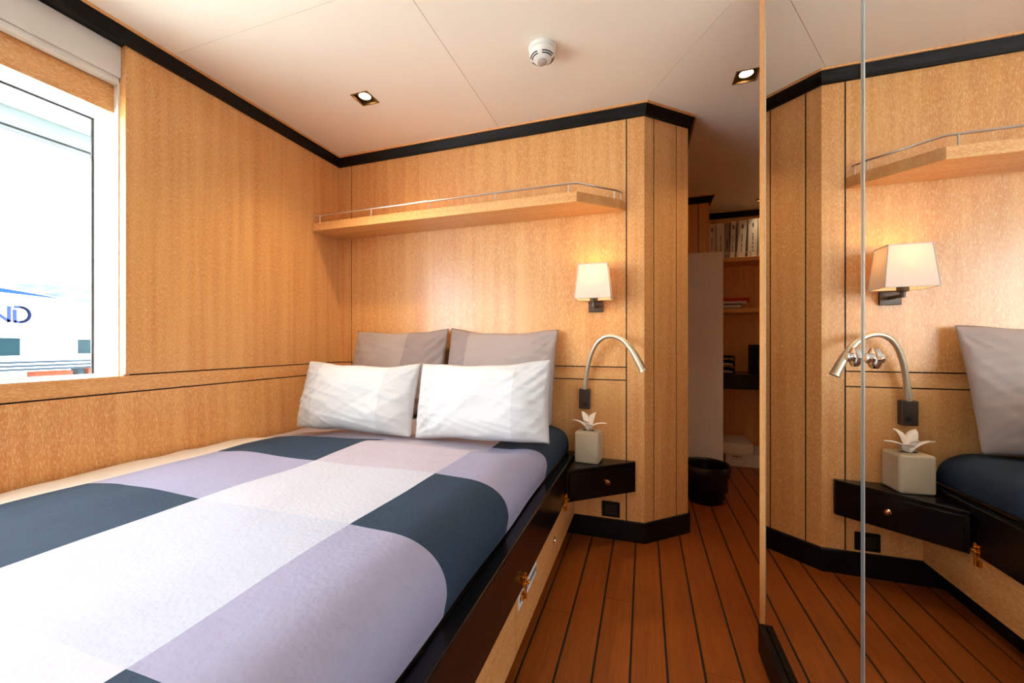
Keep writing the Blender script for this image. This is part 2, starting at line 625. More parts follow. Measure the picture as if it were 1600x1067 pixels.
# ---- cornice: black cove with an oak bead, and black skirting, along the same line of walls
PTS = [(XL, YR), (XL, YB), (XC, YB), (XE, YE), (XE, YF), (XN, YF), (XN, YN), (XR, YN)]
def mitred(i):
    def nrm(a, b):
        d = Vector((b[0] - a[0], b[1] - a[1])).normalized()
        return Vector((d.y, -d.x))
    n0 = nrm(PTS[i - 1], PTS[i]) if i > 0 else None
    n1 = nrm(PTS[i], PTS[i + 1]) if i < len(PTS) - 1 else None
    if n0 is None:
        n = n1
    elif n1 is None:
        n = n0
    else:
        n = (n0 + n1).normalized()
        n = n / n.dot(n0)
    return (PTS[i][0], PTS[i][1], n.x, n.y)
COVE = [(0.0, ZK), (0.013, ZK), (0.016, ZK + 0.012), (0.023, ZK + 0.028), (0.030, ZK + 0.040), (0.031, ZC - 0.008), (0.0, ZC - 0.008)]
BEAD = [(0.0, ZC - 0.008), (0.037, ZC - 0.008), (0.039, ZC - 0.0005), (0.0, ZC - 0.0005)]
SKIRT = [(0.0, 0.0), (0.010, 0.0), (0.010, 0.092), (0.007, 0.096), (0.0, 0.096)]
oak_for = ['oakY', 'oakX', 'oakX', 'oakY', 'oakX', 'oakY', 'oakX']
for i in range(len(PTS) - 1):
    p = MB()
    p.sweep([mitred(i), mitred(i + 1)], COVE)
    t = struct(p.build('trim_%d' % (i + 1), M['blackmatt']))
    p = MB()
    p.sweep([mitred(i), mitred(i + 1)], BEAD)
    p.build('bead', M[oak_for[i]], t)
XB = -0.334
PTS_SAVE = PTS
PTS = [(XB - 0.06, YB), (XC, YB), (XE, YE), (XE, YF), (XN, YF)]
for i, nm in enumerate(('back', 'column', 'passage', 'far')):
    p = MB()
    p.sweep([mitred(i), mitred(i + 1)], SKIRT)
    struct(p.build('baseboard_%s' % nm, M['blackmatt']))

# ---- windows: white reveal, dark gasket, glass
def make_window(n, y0, y1):
    xg = -1.975
    p = MB()
    e = 0.02
    p.box(xg, XL - 0.035, y1, y1 + e, WZ0, 1.905)                 # reveals
    p.box(xg, XL - 0.035, y0 - e, y0, WZ0, 1.905)
    p.box(xg, -1.877, y0, y1, WZ1, WZ1 + e)                         # soffit
    p.box(xg, xg + 0.012, y0, y1, WZ0, WZ0 + 0.004)                # bottom bead
    wo = struct(p.build('window_%d' % n, M['white']))
    g = MB()
    q = 0.006
    g.box(xg - 0.006, xg, y0 - e, y1 + e, WZ1 - q, WZ1 + e)
    g.box(xg - 0.006, xg, y0 - e, y1 + e, WZ0 - 0.02, WZ0 + q)
    g.box(xg - 0.006, xg, y1 - q, y1 + e, WZ0 + q, WZ1 - q)
    g.box(xg - 0.006, xg, y0 - e, y0 + q, WZ0 + q, WZ1 - q)
    g.build('gasket', M['gasket'], wo)
    g = MB()
    g.box(xg - 0.005, xg - 0.001, y0 + q, y1 - q, WZ0 + q, WZ1 - q)
    g.build('pane', M['glass'], wo)
    g = MB()
    g.box(-1.836, -1.824, y1 - 0.004, y1, WZ0, 1.90)
    g.build('blind_track', M['plastic'], wo)
    return wo
make_window(1, WY0, WY1)
make_window(2, VY0, VY1)  # added window, out of view, lets in extra daylight
def make_blind(y0, y1, label):
    t = thing('roller_blind', (-1.83, y0, 1.9), label, 'blind')
    p = MB()
    p.box(-1.832, -1.812, y0 + 0.002, y1 - 0.001, 1.918, 2.031)
    p.build('cassette_front', M['blind'], t)
    p = MB()
    p.box(-1.850, -1.820, y0 + 0.002, y1 - 0.001, 1.896, 1.918)
    p.build('bottom_bar', M['blind'], t, bevel=0.003)
make_blind(WY0, WY1, 'off-white roller blind rolled up above the window beside the oak panel')
make_blind(VY0, VY1, 'off-white roller blind above the added, unseen window behind the camera')

# ================================================================== WARDROBE WITH MIRROR DOORS
t = thing('wardrobe', (XM, 0.4, 0), 'built-in wardrobe with tall mirror doors on the right', 'wardrobe')
WE = 1.463
p = MB()
p.box(XM + 0.022, 1.0, -1.2, WE - 0.001, 0.03, 2.083)
p.build('carcass', M['oakZ'], t)
p = MB()
p.box(XM - 0.0015, XM + 0.022, 1.407, WE, 0.03, 2.083)
p.build('end_stile', M['oakZ'], t)
p = MB()
p.box(XM - 0.019, XM - 0.002, -1.2, 1.405, 0.0, 0.086)
p.build('plinth', M['blackmatt'], t)
edges = [1.4065, 0.8305, 0.2305, -0.3695, -0.9695]
KY = [0.858, 0.795, -0.31, -0.43]
for i in range(4):
    y1, y0 = edges[i] - 0.0008, edges[i + 1] + 0.0008
    p = MB()
    p.box(XM + 0.005, XM + 0.022, y0, y1, 0.03, 2.083)
    d = p.build('door', M['oakZ'], t)
    p = MB()
    p.box(XM, XM + 0.005, y0 + 0.0045, y1 - 0.0045, 0.03, 2.083)
    p.build('mirror_glass', M['mirror'], d)
    for a, b in ((y0, y0 + 0.0045), (y1 - 0.0045, y1)):
        p = MB()
        p.box(XM - 0.0008, XM + 0.005, a, b, 0.03, 2.083)
        p.build('polished_edge', M['glassedge'], d)
    T = frame((XM, KY[i], 0.926), (-1, 0, 0))
    p = MB()
    p.lathe([(0.017, 0.0), (0.017, 0.003), (0.015, 0.004), (0.007, 0.0045), (0.007, 0.007), (0.008, 0.008), (0.008, 0.011), (0.007, 0.012), (0.0, 0.0125)], 24, T)
    p.build('knob', M['chrome'], d, smooth=True)
for o in t.children:
    for c in o.children:
        c.location = (0, 0, 0)

# ================================================================== BED
BY0 = -0.02
t = thing('bed', (-1.06, 1.0, 0), 'built-in double bed base with black side board and oak drawers', 'bed')
p = MB()
p.box(XL + 0.001, XB - 0.045, BY0 + 0.03, YB - 0.001, 0.096, 0.30)
p.build('base', M['plaster'], t)
p = MB()
p.box(XB - 0.035, XB + 0.006, BY0, YB - 0.001, 0.253, 0.412)
p.build('side_board', M['black'], t, bevel=0.004)
p = MB()
p.box(XL + 0.001, XB - 0.036, BY0, BY0 + 0.03, 0.10, 0.41)
p.build('foot_board', M['black'], t, bevel=0.004)
p = MB()
p.box(XB - 0.075, XB - 0.06, BY0, YB - 0.001, 0.0, 0.095)
p.build('toe_kick', M['blackmatt'], t)
for y0, y1 in ((BY0, 1.034), (1.037, YB - 0.001)):
    p = MB()
    p.box(XB - 0.018, XB, y0, y1, 0.094, 0.2525)
    d = p.build('drawer', M['oakY'], t)
    yc = (y0 + y1) / 2
    T = frame((XB, yc, 0.187), (1, 0, 0))
    p = MB()
    p.lathe([(0.015, 0), (0.015, 0.002), (0.0135, 0.003), (0.0125, 0.0015), (0.004, 0.0015), (0.0, 0.0015)], 20, T)
    p.build('flush_lock', M['chrome'], d, smooth=True)
for yy in (1.085, 1.712, 0.40):
    p = MB()
    p.box(XB + 0.006, XB + 0.009, yy - 0.012, yy + 0.012, 0.258, 0.292)
    p.tube([(XB + 0.013, yy, 0.225), (XB + 0.013, yy, 0.298)], 0.0045, 10)
    p.box(XB + 0.004, XB + 0.018, yy - 0.008, yy + 0.008, 0.262, 0.270)
    p.box(XB + 0.004, XB + 0.018, yy - 0.008, yy + 0.008, 0.280, 0.287)
    p.tube([(XB + 0.013, yy, 0.274), (XB + 0.026, yy, 0.274)], [0.004, 0.006], 10)
    p.box(XB, XB + 0.010, yy - 0.010, yy + 0.010, 0.222, 0.240)
    p.build('latch', M['brass'], t, bevel=0.0008, bseg=1)
p = MB()
p.box(XB, XB + 0.0012, 1.058, 1.25, 0.203, 0.243, 0)
y = 1.07
rr = random.Random(3)
while y < 1.235:
    wd = 0.007 + rr.random() * 0.006
    p.box(XB + 0.0012, XB + 0.0016, y, y + wd, 0.216, 0.232, 1)
    y += wd + 0.004
p.build('sticker', [M['sticker'], M['ink']], t)

# duvet: one cloth; the big checks are the cloth's own colours, laid out on its flat pattern
def duvet():
    XA, XD = [-1.775, -1.49, -1.04, -0.585], None
    # cross-section along arc length s, starting at the wall
    flat_to = -0.50
    prof = []
    xs = []
    for a, b, n in ((-1.775, -1.49, 8), (-1.49, -1.04, 14), (-1.04, -0.585, 14), (-0.585, flat_to, 4)):
        for i in range(n):
            xs.append(a + (b - a) * i / n)
    def ztop(x):
        t_ = (x - XL) / (flat_to - XL)
        return 0.513 + 0.055 * min(1, t_ * 3) ** 0.7
    for x in xs:
        prof.append((x, ztop(x)))
    zt = ztop(flat_to)
    # rounded shoulder and hanging side
    cx, rx, rz = flat_to, 0.142, 0.10
    for i in range(0, 11):
        an = math.pi / 2 * i / 10
        prof.append((cx + rx * math.sin(an) ** 0.9, zt - rz + rz * math.cos(an) ** 0.85))
    for i in range(1, 5):
        prof.append((cx + rx - 0.010 * i / 4, zt - rz - (zt - rz - 0.416) * i / 4))
    # rows
    ys = []
    for a, b, n in ((0.0, 0.30, 12), (0.30, 0.685, 16), (0.685, 1.045, 16), (1.045, 1.435, 16), (1.435, 1.50, 3), (1.50, 1.972, 18)):
        for i in range(n):
            ys.append(a + (b - a) * i / n)
    ys.append(1.972)
    ncol = len(prof)
    v = []
    arc = [0.0]
    for i in range(1, ncol):
        arc.append(arc[-1] + math.hypot(prof[i][0] - prof[i - 1][0], prof[i][1] - prof[i - 1][1]))
    for y in ys:
        endf = min(1.0, max(0.0, (y - 0.0) / 0.12))
        for i, (x, z) in enumerate(prof):
            s = arc[i]
            on_top = 1.0 if i < len(xs) else max(0.0, 1 - (i - len(xs)) / 8)
            n1 = noise.noise(Vector((s * 2.2, y * 2.6, 1.3))) * 0.012
            n2 = noise.noise(Vector((s * 6 + 2, y * 4.5, 4.1))) * 0.004
            wr = noise.noise(Vector((s * 3.0, y * 16, 7.7))) * 0.0035 * max(0, 1 - abs(y - 1.35) / 0.35)
            lw = math.exp(-((x + 1.74) / 0.06) ** 2)
            n3 = noise.noise(Vector((y * 9, 3.3, 0.2))) * 0.012 * lw
            dz = (n1 + n2 + wr + n3) * (0.35 + 0.65 * on_top)
            dx = (noise.noise(Vector((s * 3, y * 3.1, 9.0))) * 0.007) * (0 if x < -1.75 else 1)
            if y < 0.12:
                dz -= (1 - math.sqrt(max(0, 1 - (1 - endf) ** 2))) * 0.10
            if y > 1.90:
                kk = (y - 1.90) / 0.072
                dz -= (1 - math.sqrt(max(0, 1 - kk * kk))) * 0.04
            if y > 1.30:
                dz -= on_top * (0.036 * min(1, (y - 1.30) / 0.13) if y < 1.62 else 0.036 - 0.016 * min(1, (y - 1.62) / 0.2))
            zz = max(z + dz, 0.414)
            xx = min(x + dx, XB + 0.026)
            if i > ncol - 3:
                xx = min(xx, XB + 0.012)
            v.append((xx, y + noise.noise(Vector((s * 2.5, y * 2, 5.5))) * 0.006 * (0 < ys.index(y) < len(ys) - 1), zz))
    names = ['slate', 'lilac', 'ivory', 'pearl', 'rose', 'cream']
    ix = {n: i for i, n in enumerate(names)}
    mb = MB()
    mb.v = v
    for r in range(len(ys) - 1):
        yc = (ys[r] + ys[r + 1]) / 2
        for c in range(ncol - 1):
            xc = prof[c][0] * 0.5 + prof[c + 1][0] * 0.5
            if c >= 36:
                k_ = 3
            else:
                k_ = 0 if c < 8 else (1 if c < 22 else 2)
            if k_ == 0:
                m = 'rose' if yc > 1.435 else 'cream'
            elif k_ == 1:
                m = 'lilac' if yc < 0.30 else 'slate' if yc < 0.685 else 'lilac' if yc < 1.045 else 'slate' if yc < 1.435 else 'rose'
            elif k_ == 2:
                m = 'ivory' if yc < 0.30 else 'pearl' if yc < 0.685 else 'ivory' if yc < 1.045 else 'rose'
            else:
                m = 'slate' if yc < 0.30 else 'lilac' if yc < 0.685 else 'slate' if yc < 1.045 else 'lilac' if yc < 1.50 else 'slate'
            a = r * ncol + c
            mb.face([a, a + 1, a + ncol + 1, a + ncol], ix[m])
    o = mb.build('duvet', [M[n] for n in names], smooth='all')
    so = o.modifiers.new('thickness', 'SOLIDIFY')
    so.thickness = 0.012
    so.offset = -1
    sb = o.modifiers.new('smooth', 'SUBSURF')
    sb.levels = 1
    sb.render_levels = 1
    return o
dv_ = duvet()
tag(dv_, 'chequered duvet in slate blue, lilac and white covering the bed', 'duvet')

# pillows
def pillow(name, w_, h_, th, mats, bands, seed, label, group, loc, tilt, rz=0.0, roll=0.0, ear=0.05, flange=0.012):
    NU, NV = 80, 50
    mb = MB()
    def pos(i, j, side):
        u = -1 + 2 * i / NU
        v_ = -1 + 2 * j / NV
        x = u * w_ / 2 * (1 - ear * 0.35 * (1 - v_ * v_) * abs(u) ** 3)
        y = v_ * h_ / 2 * (1 - (ear * 1.9 if v_ > 0 else ear * 0.3) * (1 - u * u) * abs(v_) ** 3)
        ed = max(0.0, 1 - abs(u) ** 2.6) ** 0.55 * max(0.0, 1 - abs(v_) ** 2.6) ** 0.55
        z = th / 2 * ed
        # sag: fuller at the bottom
        z *= 1 + 0.18 * (-v_)
        cr = noise.noise(Vector((u * 2.3 + seed, v_ * 2.0, side * 3 + seed))) * 0.010 * ed
        diag_ = u * 3 - v_ * 2.2
        cr += noise.noise(Vector((diag_ * 3.1 + seed, (u + v_) * 0.8, seed * 2))) * 0.005 * min(1, ed * 2) * (0.3 + abs(u) ** 1.5)
        rad = math.atan2(v_ - (0.9 if v_ > 0 else -0.9), u - (1 if u > 0 else -1))
        cr += math.sin(rad * 12 + seed) * 0.003 * (abs(u) ** 3) * min(1, ed * 3)
        rdg = 1 - abs(noise.noise(Vector((u * 1.6 + seed * 3, v_ * 4.5 + u * 1.5, seed)))) * 5
        cr += max(0, rdg) * 0.006 * min(1, ed * 2) * (0.25 + 0.75 * max(abs(u), -v_))
        y += noise.noise(Vector((u * 1.7 + seed, v_, 11))) * 0.012 * abs(v_)
        return (x, y, side * (z + cr))
    fr, bk = {}, {}
    for i in range(NU + 1):
        for j in range(NV + 1):
            P = pos(i, j, 1)
            border = i in (0, NU) or j in (0, NV)
            fr[i, j] = len(mb.v)
            mb.v.append((P[0], P[1], 0 if border else P[2] + 0.001))
            if border:
                bk[i, j] = fr[i, j]
            else:
                Q = pos(i, j, -1)
                bk[i, j] = len(mb.v)
                mb.v.append((Q[0], Q[1], Q[2] - 0.001))
    for i in range(NU):
        u = (i + 0.5) / NU
        mi = 0
        for (a, b, m) in bands:
            if a <= u < b:
                mi = m
        for j in range(NV):
            mb.face([fr[i, j], fr[i + 1, j], fr[i + 1, j + 1], fr[i, j + 1]], mi)
            mb.face([bk[i, j], bk[i, j + 1], bk[i + 1, j + 1], bk[i + 1, j]], mi)
    o = mb.build(name, mats, smooth='all')
    o.location = loc
    o.rotation_euler = (math.radians(90) - tilt, roll, rz)
    return tag(o, label, 'pillow', group)
WM = [M['whitelinen'], M['whitelinen2']]
TM = [M['taupe'], M['taupe2']]
pillow('pillow', 0.60, 0.47, 0.11, TM, [(0.60, 1.0, 1)], 1.0, 'taupe pillow at the left against the back wall, behind a white pillow', 'taupe pillows at the headboard', (-1.312, 1.895, 0.800), math.radians(14), 0.0, 0.0)
pillow('pillow', 0.59, 0.47, 0.11, TM, [(0.0, 0.2, 1)], 4.2, 'taupe pillow against the back wall, nearer the bedside wall lamp', 'taupe pillows at the headboard', (-0.705, 1.895, 0.795), math.radians(14), 0.0, 0.02)
pillow('pillow', 0.622, 0.318, 0.14, WM, [(0.0, 0.17, 1), (0.76, 1.0, 1)], 2.6, 'white pillow in front, nearer the window wall', 'white pillows in front', (-1.248, 1.500, 0.709), math.radians(14), 0.0, 0.006, 0.07)
pillow('pillow', 0.59, 0.330, 0.14, WM, [(0.0, 0.14, 1), (0.76, 1.0, 1)], 8.1, 'white pillow in front, at the bedside table end', 'white pillows in front', (-0.643, 1.522, 0.716), math.radians(13), 0.0, -0.03, 0.07)

# ================================================================== THINGS ON THE BACK WALL
# ---- shelf with steel fiddle rail
t = thing('wall_shelf', (-0.9, 1.9, 1.588), 'long oak wall shelf with thin steel rail above the pillows', 'shelf')
SZ0, SZ1 = 1.588, 1.634
SH = [(XL + 0.001, 1.785), (-0.288, 1.785), (-0.110, 1.950), (-0.086, YB - 0.001), (XL + 0.001, YB - 0.001)]
p = MB()
p.prism(SH, SZ0, SZ1)
p.build('shelf_board', M['oakX'], t, bevel=0.0015, bseg=1)
ri = 0.010
rail = [(XL + 0.002, 1.785 + ri + 0.006, 1.676), (-1.60, 1.785 + ri, 1.676), (-0.292, 1.785 + ri, 1.676), (-0.122, 1.952, 1.676), (-0.102, 1.985, 1.676)]
p = MB()
p.tube(rail, 0.0045, 10)
p.build('rail', M['steel'], t, smooth=True)
for (x, y) in ((-1.745, 1.796), (-1.398, 1.795), (-1.038, 1.795), (-0.681, 1.795), (-0.326, 1.795), (-0.135, 1.941), (-0.107, 1.975)):
    p = MB()
    p.tube([(x, y, SZ1 - 0.001), (x, y, 1.676)], 0.003, 8)
    p.lathe([(0.006, 0), (0.006, 0.002), (0.003, 0.004)], 12, Matrix.Translation((x, y, SZ1)))
    p.build('post', M['steel'], t, smooth=True)

# ---- wall lamp with square tapered shade
LX = -0.226
t = thing('wall_lamp', (LX, YB, 1.10), 'lit wall lamp with square tapered linen shade under the shelf', 'lamp')
p = MB()
p.box(LX - 0.036, LX + 0.036, YB - 0.014, YB - 0.0005, 1.104, 1.158)
p.build('wall_plate', M['bronze'], t, bevel=0.002)
p = MB()
p.tube([(LX, YB - 0.013, 1.132), (LX, 1.903, 1.132)], 0.0075, 12)
p.tube([(LX, 1.903, 1.124), (LX, 1.903, 1.150)], 0.0085, 12)
p.build('arm', M['bronze'], t, smooth=True)
p = MB()
p.lathe([(0.012, 1.146), (0.0185, 1.149), (0.0185, 1.195), (0.014, 1.20), (0.0, 1.20)], 20, Matrix.Translation((LX, 1.903, 0)))
p.build('bulb_holder', M['bronze'], t, smooth=True)
p = MB()
p.lathe([(0.0, 1.20), (0.010, 1.203), (0.018, 1.222), (0.020, 1.238), (0.015, 1.255), (0.0, 1.264)], 16, Matrix.Translation((LX, 1.903, 0)))
p.build('bulb', emit_mat('warm_lamp_bulb', (1.0, 0.62, 0.25), 5), t, smooth=True)
def shade_ring(w2, d0, d1, z):
    return [(LX - w2, d0, z), (LX + w2, d0, z), (LX + w2, d1, z), (LX - w2, d1, z)]
p = MB()
zb0, zb1 = 1.160, 1.318
lo = shade_ring(0.081, 1.843, 1.965, zb0)
hi = shade_ring(0.065, 1.856, 1.952, zb1)
def inset(r, q):
    cx_ = sum(a[0] for a in r) / 4
    cy_ = sum(a[1] for a in r) / 4
    return [(a[0] - math.copysign(q, a[0] - cx_), a[1] - math.copysign(q, a[1] - cy_), a[2]) for a in r]
p.v = lo + hi
for i in range(4):
    j = (i + 1) % 4
    p.face([i, j, 4 + j, 4 + i])
sh = p.build('lamp_shade', M['shade'], t)
p = MB()
for i in range(4):
    p.tube([lo[i], hi[i]], 0.0022, 6)
    j = (i + 1) % 4
    p.tube([lo[i], lo[j]], 0.0022, 6)
    p.tube([hi[i], hi[j]], 0.0022, 6)
p.build('shade_trim', mat('shade_braid', (214, 206, 198), 0.8, bump=0.2), sh)
sh.children[0].location = -t.location + Vector((0, 0, 0)) if False else (0, 0, 0)
p = MB()
p.tube([(LX - 0.066, 1.903, 1.300), (LX + 0.066, 1.903, 1.300)], 0.0015, 6)
p.build('shade_carrier', M['bronze'], t)
ld = bpy.data.lights.new('wall_lamp_bulb', 'POINT')
ld.energy = 0.6
ld.color = (1.0, 0.62, 0.26)
ld.shadow_soft_size = 0.02
lo_ = bpy.data.objects.new('wall_lamp_bulb', ld)
col.objects.link(lo_)
lo_.parent = t
lo_.location = Vector((LX, 1.903, 1.285)) - t.location

# ---- gooseneck reading light
GX = -0.279
t = thing('reading_light', (GX, YB, 0.628), 'gooseneck reading light with bronze wall box below the wall lamp', 'lamp')
p = MB()
p.box(GX - 0.027, GX + 0.027, YB - 0.03, YB - 0.0005, 0.628, 0.725)
p.build('switch_box', M['bronze'], t, bevel=0.003)
p = MB()
p.lathe([(0.0, 0.0), (0.0085, 0.0), (0.0085, 0.003), (0.006, 0.0045), (0.0, 0.0045)], 18, frame((GX + 0.004, YB - 0.0295, 0.655), (0, -1, 0)))
p.build('button', M['slot'], t, smooth=True)
path = bez((GX, 1.979, 0.722), (GX + 0.018, 1.955, 0.90), (GX + 0.060, 1.925, 0.985), (-0.150, 1.912, 0.985), 16)
path += bez((-0.150, 1.912, 0.985), (-0.085, 1.90, 0.985), (-0.045, 1.893, 0.915), (-0.006, 1.888, 0.826), 14)[1:]
n = len(path)
rad = [0.0105 + (0.004 if k < 2 else 0) + max(0, (k - n * 0.60) / (n * 0.4)) * 0.008 for k in range(n)]
p = MB()
p.tube(path, rad, 14)
p.build('gooseneck', M['nickel'], t, smooth=True)
dd = (path[-1] - path[-2]).normalized()
p = MB()
p.lathe([(0.0185, -0.004), (0.0195, 0.0), (0.0195, 0.003), (0.016, 0.003), (0.015, -0.002), (0.0, -0.002)], 20, frame(path[-1], dd))
p.build('lamp_head', M['nickel'], t, smooth=True)

# ---- socket
t = thing('power_socket', (-0.155, YB, 0.14), 'black double power socket low on the wall under the bedside drawer', 'socket')
p = MB()
p.box(-0.197, -0.112, YB - 0.008, YB - 0.0005, 0.106, 0.180)
p.build('plate', M['blackmatt'], t, bevel=0.002)
p = MB()
p.box(-0.181, -0.128, YB - 0.011, YB - 0.008, 0.119, 0.167)
p.build('insert', M['slot'], t, bevel=0.0015)

# ---- corner bedside table: black wedge with a drawer
NP = [(XB + 0.008, 1.742), (-0.062, 1.956), (-0.040, 1.975), (-0.040, YB - 0.001), (XB + 0.008, YB - 0.001)]
t = thing('bedside_table', (-0.2, 1.9, 0.243), 'black lacquered wedge-shaped bedside drawer fixed in the corner by the bed', 'table')
p = MB()
p.prism(NP, 0.246, 0.372)
p.build('case', M['black'], t, bevel=0.002)
p = MB()
p.prism(NP, 0.373, 0.388)
p.build('top', M['black'], t, bevel=0.003)
fd = Vector((-0.062 - XB - 0.007, 1.956 - 1.742, 0)).normalized()
fn = Vector((fd.y, -fd.x, 0))
A = Vector((XB + 0.008, 1.742, 0))
def fp(s, o):
    q = A + fd * s + fn * o
    return (q.x, q.y)
FL = (Vector((-0.062, 1.956, 0)) - A).length
p = MB()
p.prism([fp(0.012, 0.0), fp(0.012, 0.006), fp(FL - 0.004, 0.006), fp(FL - 0.004, 0.0)][::-1], 0.250, 0.369)
dr = p.build('drawer', M['black'], t, bevel=0.0015)
kp = A + fd * (FL * 0.60) + fn * 0.006
p = MB()
p.lathe([(0.011, 0.0), (0.011, 0.002), (0.005, 0.004), (0.005, 0.008), (0.009, 0.011), (0.0105, 0.015), (0.008, 0.019), (0.0, 0.021)], 20, frame((kp.x, kp.y, 0.316), fn))
kb = p.build('knob', mat('rose_brass', (206, 160, 128), 0.15, metal=1), dr, smooth=True)

# children of mesh parts were built in world coordinates: bring them into their thing's frame
def settle(root):
    for ch in root.children:
        for g in ch.children:
            g.location = -root.location
for o in list(bpy.data.objects):
    if o.type == 'EMPTY' and o.parent is None:
        settle(o)

# ---- tissue box
TC = Vector((-0.253, 1.925, 0.388))
t = thing('tissue_box', TC, 'beige leatherette tissue box with a white tissue pulled out', 'tissue box')
R = Matrix.Translation(TC) @ Matrix.Rotation(math.radians(-5), 4, 'Z')
p = MB()
p.prism([(-0.057, -0.054), (0.057, -0.054), (0.057, 0.054), (-0.057, 0.054)], 0.0005, 0.146, frame=R)
p.build('box', M['leatherette'], t, bevel=0.010, bseg=3, smooth=True)
p = MB()
for yy in (-0.0545,):
    p.prism([(0.0566, -0.044), (0.0578, -0.044), (0.0578, 0.044), (0.0566, 0.044)], 0.010, 0.136, frame=R)
p.build('side_seam', M['leatherette'], t)
p = MB()
p.prism([(0.030 * math.cos(a * math.pi / 8), 0.016 * math.sin(a * math.pi / 8)) for a in range(16)], 0.1455, 0.1468, frame=R)
p.build('slot', M['leather_dark'], t)
p = MB()
for (az, rise, ln, wd) in ((190, 0.052, 0.078, 0.052), (150, 0.088, 0.048, 0.056), (50, 0.084, 0.044, 0.056), (-10, 0.046, 0.088, 0.052), (-70, 0.040, 0.034, 0.046), (240, 0.056, 0.034, 0.046)):
    a = math.radians(az)
    dx_, dy_ = math.cos(a), math.sin(a)
    b = len(p.v)
    NS = 7
    for i in range(NS):
        s = i / (NS - 1)
        hw = wd * (0.35 + 0.65 * math.sin(min(1, s * 1.5) * math.pi / 2)) * (1 - s ** 2.2) * 0.55
        r_ = ln * s * (0.35 + 0.65 * s)
        zz = 0.140 + rise * math.sin(min(1.0, s * 1.05) * math.pi / 2)
        for q in (-1, 0, 1):
            fold = 0.008 * (1 - s) * (1 if q == 0 else 0)
            p.v.append(tuple(R @ Vector((dx_ * (r_ - fold) - dy_ * hw * q, dy_ * (r_ - fold) + dx_ * hw * q, zz + (0.004 if q == 0 else 0)))))
    for i in range(NS - 1):
        for q in range(2):
            p.face([b + i * 3 + q, b + i * 3 + q + 1, b + (i + 1) * 3 + q + 1, b + (i + 1) * 3 + q])
ti = p.build('tissue', M['tissue'], t, smooth='all')
so = ti.modifiers.new('thickness', 'SOLIDIFY')
so.thickness = 0.0012

# ================================================================== CEILING FITTINGS
def downlight(c, label, energy, spread=120):
    x, y = c
    t = thing('downlight', (x, y, ZC), label, 'downlight', 'square recessed downlights')
    p = MB()
    a, b = HW - 0.0005, HW - 0.006
    for q in ((-a, a, -a, -b), (-a, a, b, a), (-a, -b, -b, b), (b, a, -b, b)):
        p.box(x + q[0], x + q[1], y + q[2], y + q[3], ZC - 0.002, ZC + 0.045)
    p.build('frame', M['lampframe'], t)
    p = MB()
    p.box(x - b, x + b, y - b, y + b, ZC + 0.040, ZC + 0.045)
    p.build('recess_plate', M['slot'], t)
    p = MB()
    p.lathe([(0.027, 0.010), (0.028, 0.009), (0.022, 0.032), (0.020, 0.034), (0.018, 0.032)], 24, Matrix.Translation((x, y, ZC)), close=False)
    p.build('reflector', M['steel'], t, smooth=True)
    p = MB()
    p.lathe([(0.0, 0.012), (0.021, 0.013), (0.022, 0.018), (0.019, 0.030), (0.0, 0.033)], 20, Matrix.Translation((x, y, ZC)))
    p.build('bulb', M['bulb'], t, smooth=True)
    ld = bpy.data.lights.new('downlight_beam', 'SPOT')
    ld.energy = energy
    ld.color = (1.0, 0.74, 0.44)
    ld.spot_size = math.radians(spread)
    ld.spot_blend = 0.9
    ld.shadow_soft_size = 0.02
    o = bpy.data.objects.new('downlight_beam', ld)
    col.objects.link(o)
    o.parent = t
    o.location = (0, 0, 0.008)
downlight(DL1, 'square recessed downlight over the pillows, nearest the window wall', 20)
downlight(DL2, 'square recessed downlight beside the mirror wardrobe edge', 11, 96)
downlight(DL3, 'small distant recessed downlight above the binder shelf', 2.6, 80)
downlight(FILL_DL1, 'added, unseen square downlight over the foot of the bed, for warm fill light', 14)
downlight(FILL_DL2, 'added, unseen square downlight at the rear of the cabin, for warm fill light', 7)

SX, SY = -0.372, 1.487
t = thing('smoke_detector', (SX, SY, ZC), 'round white smoke detector on the ceiling', 'smoke detector')
T = Matrix.Translation((SX, SY, ZC)) @ Matrix.Rotation(math.pi, 4, 'X')
p = MB()
p.lathe([(0.052, 0.0005), (0.052, 0.010), (0.050, 0.013), (0.0, 0.013)], 40, T)
p.build('base', M['plastic'], t, smooth=True)
p = MB()
p.lathe([(0.046, 0.013), (0.049, 0.016), (0.049, 0.030), (0.046, 0.036), (0.036, 0.044), (0.026, 0.050), (0.020, 0.052), (0.0, 0.052)], 40, T)
p.build('body', M['plastic'], t, smooth=True)
p = MB()
p.lathe([(0.019, 0.0515), (0.018, 0.056), (0.012, 0.060), (0.0, 0.061)], 24, T)
p.build('sensor_lens', M['lens'], t, smooth=True)
def arc_slot(r0, r1, z0, z1, a0, a1):
    b = len(p.v)
    n_ = 10
    for i in range(n_ + 1):
        a = math.radians(a0 + (a1 - a0) * i / n_)
        for (r, z) in ((r0, z0), (r1, z1)):
            p.v.append(tuple(T @ Vector((r * math.cos(a), r * math.sin(a), z))))
    for i in range(n_):
        p.face([b + 2 * i, b + 2 * i + 1, b + 2 * i + 3, b + 2 * i + 2])
for q in range(4):
    for (r0, z0, r1, z1) in ((0.0455, 0.0372, 0.0425, 0.0396), (0.0395, 0.0420, 0.0365, 0.0444)):
        p = MB()
        arc_slot(r0, r1, z0, z1, q * 90 + 12, q * 90 + 78)
        o = p.build('vent_slot', M['slot'], t)
        s_ = o.modifiers.new('thickness', 'SOLIDIFY')
        s_.thickness = 0.0012
        s_.offset = 0

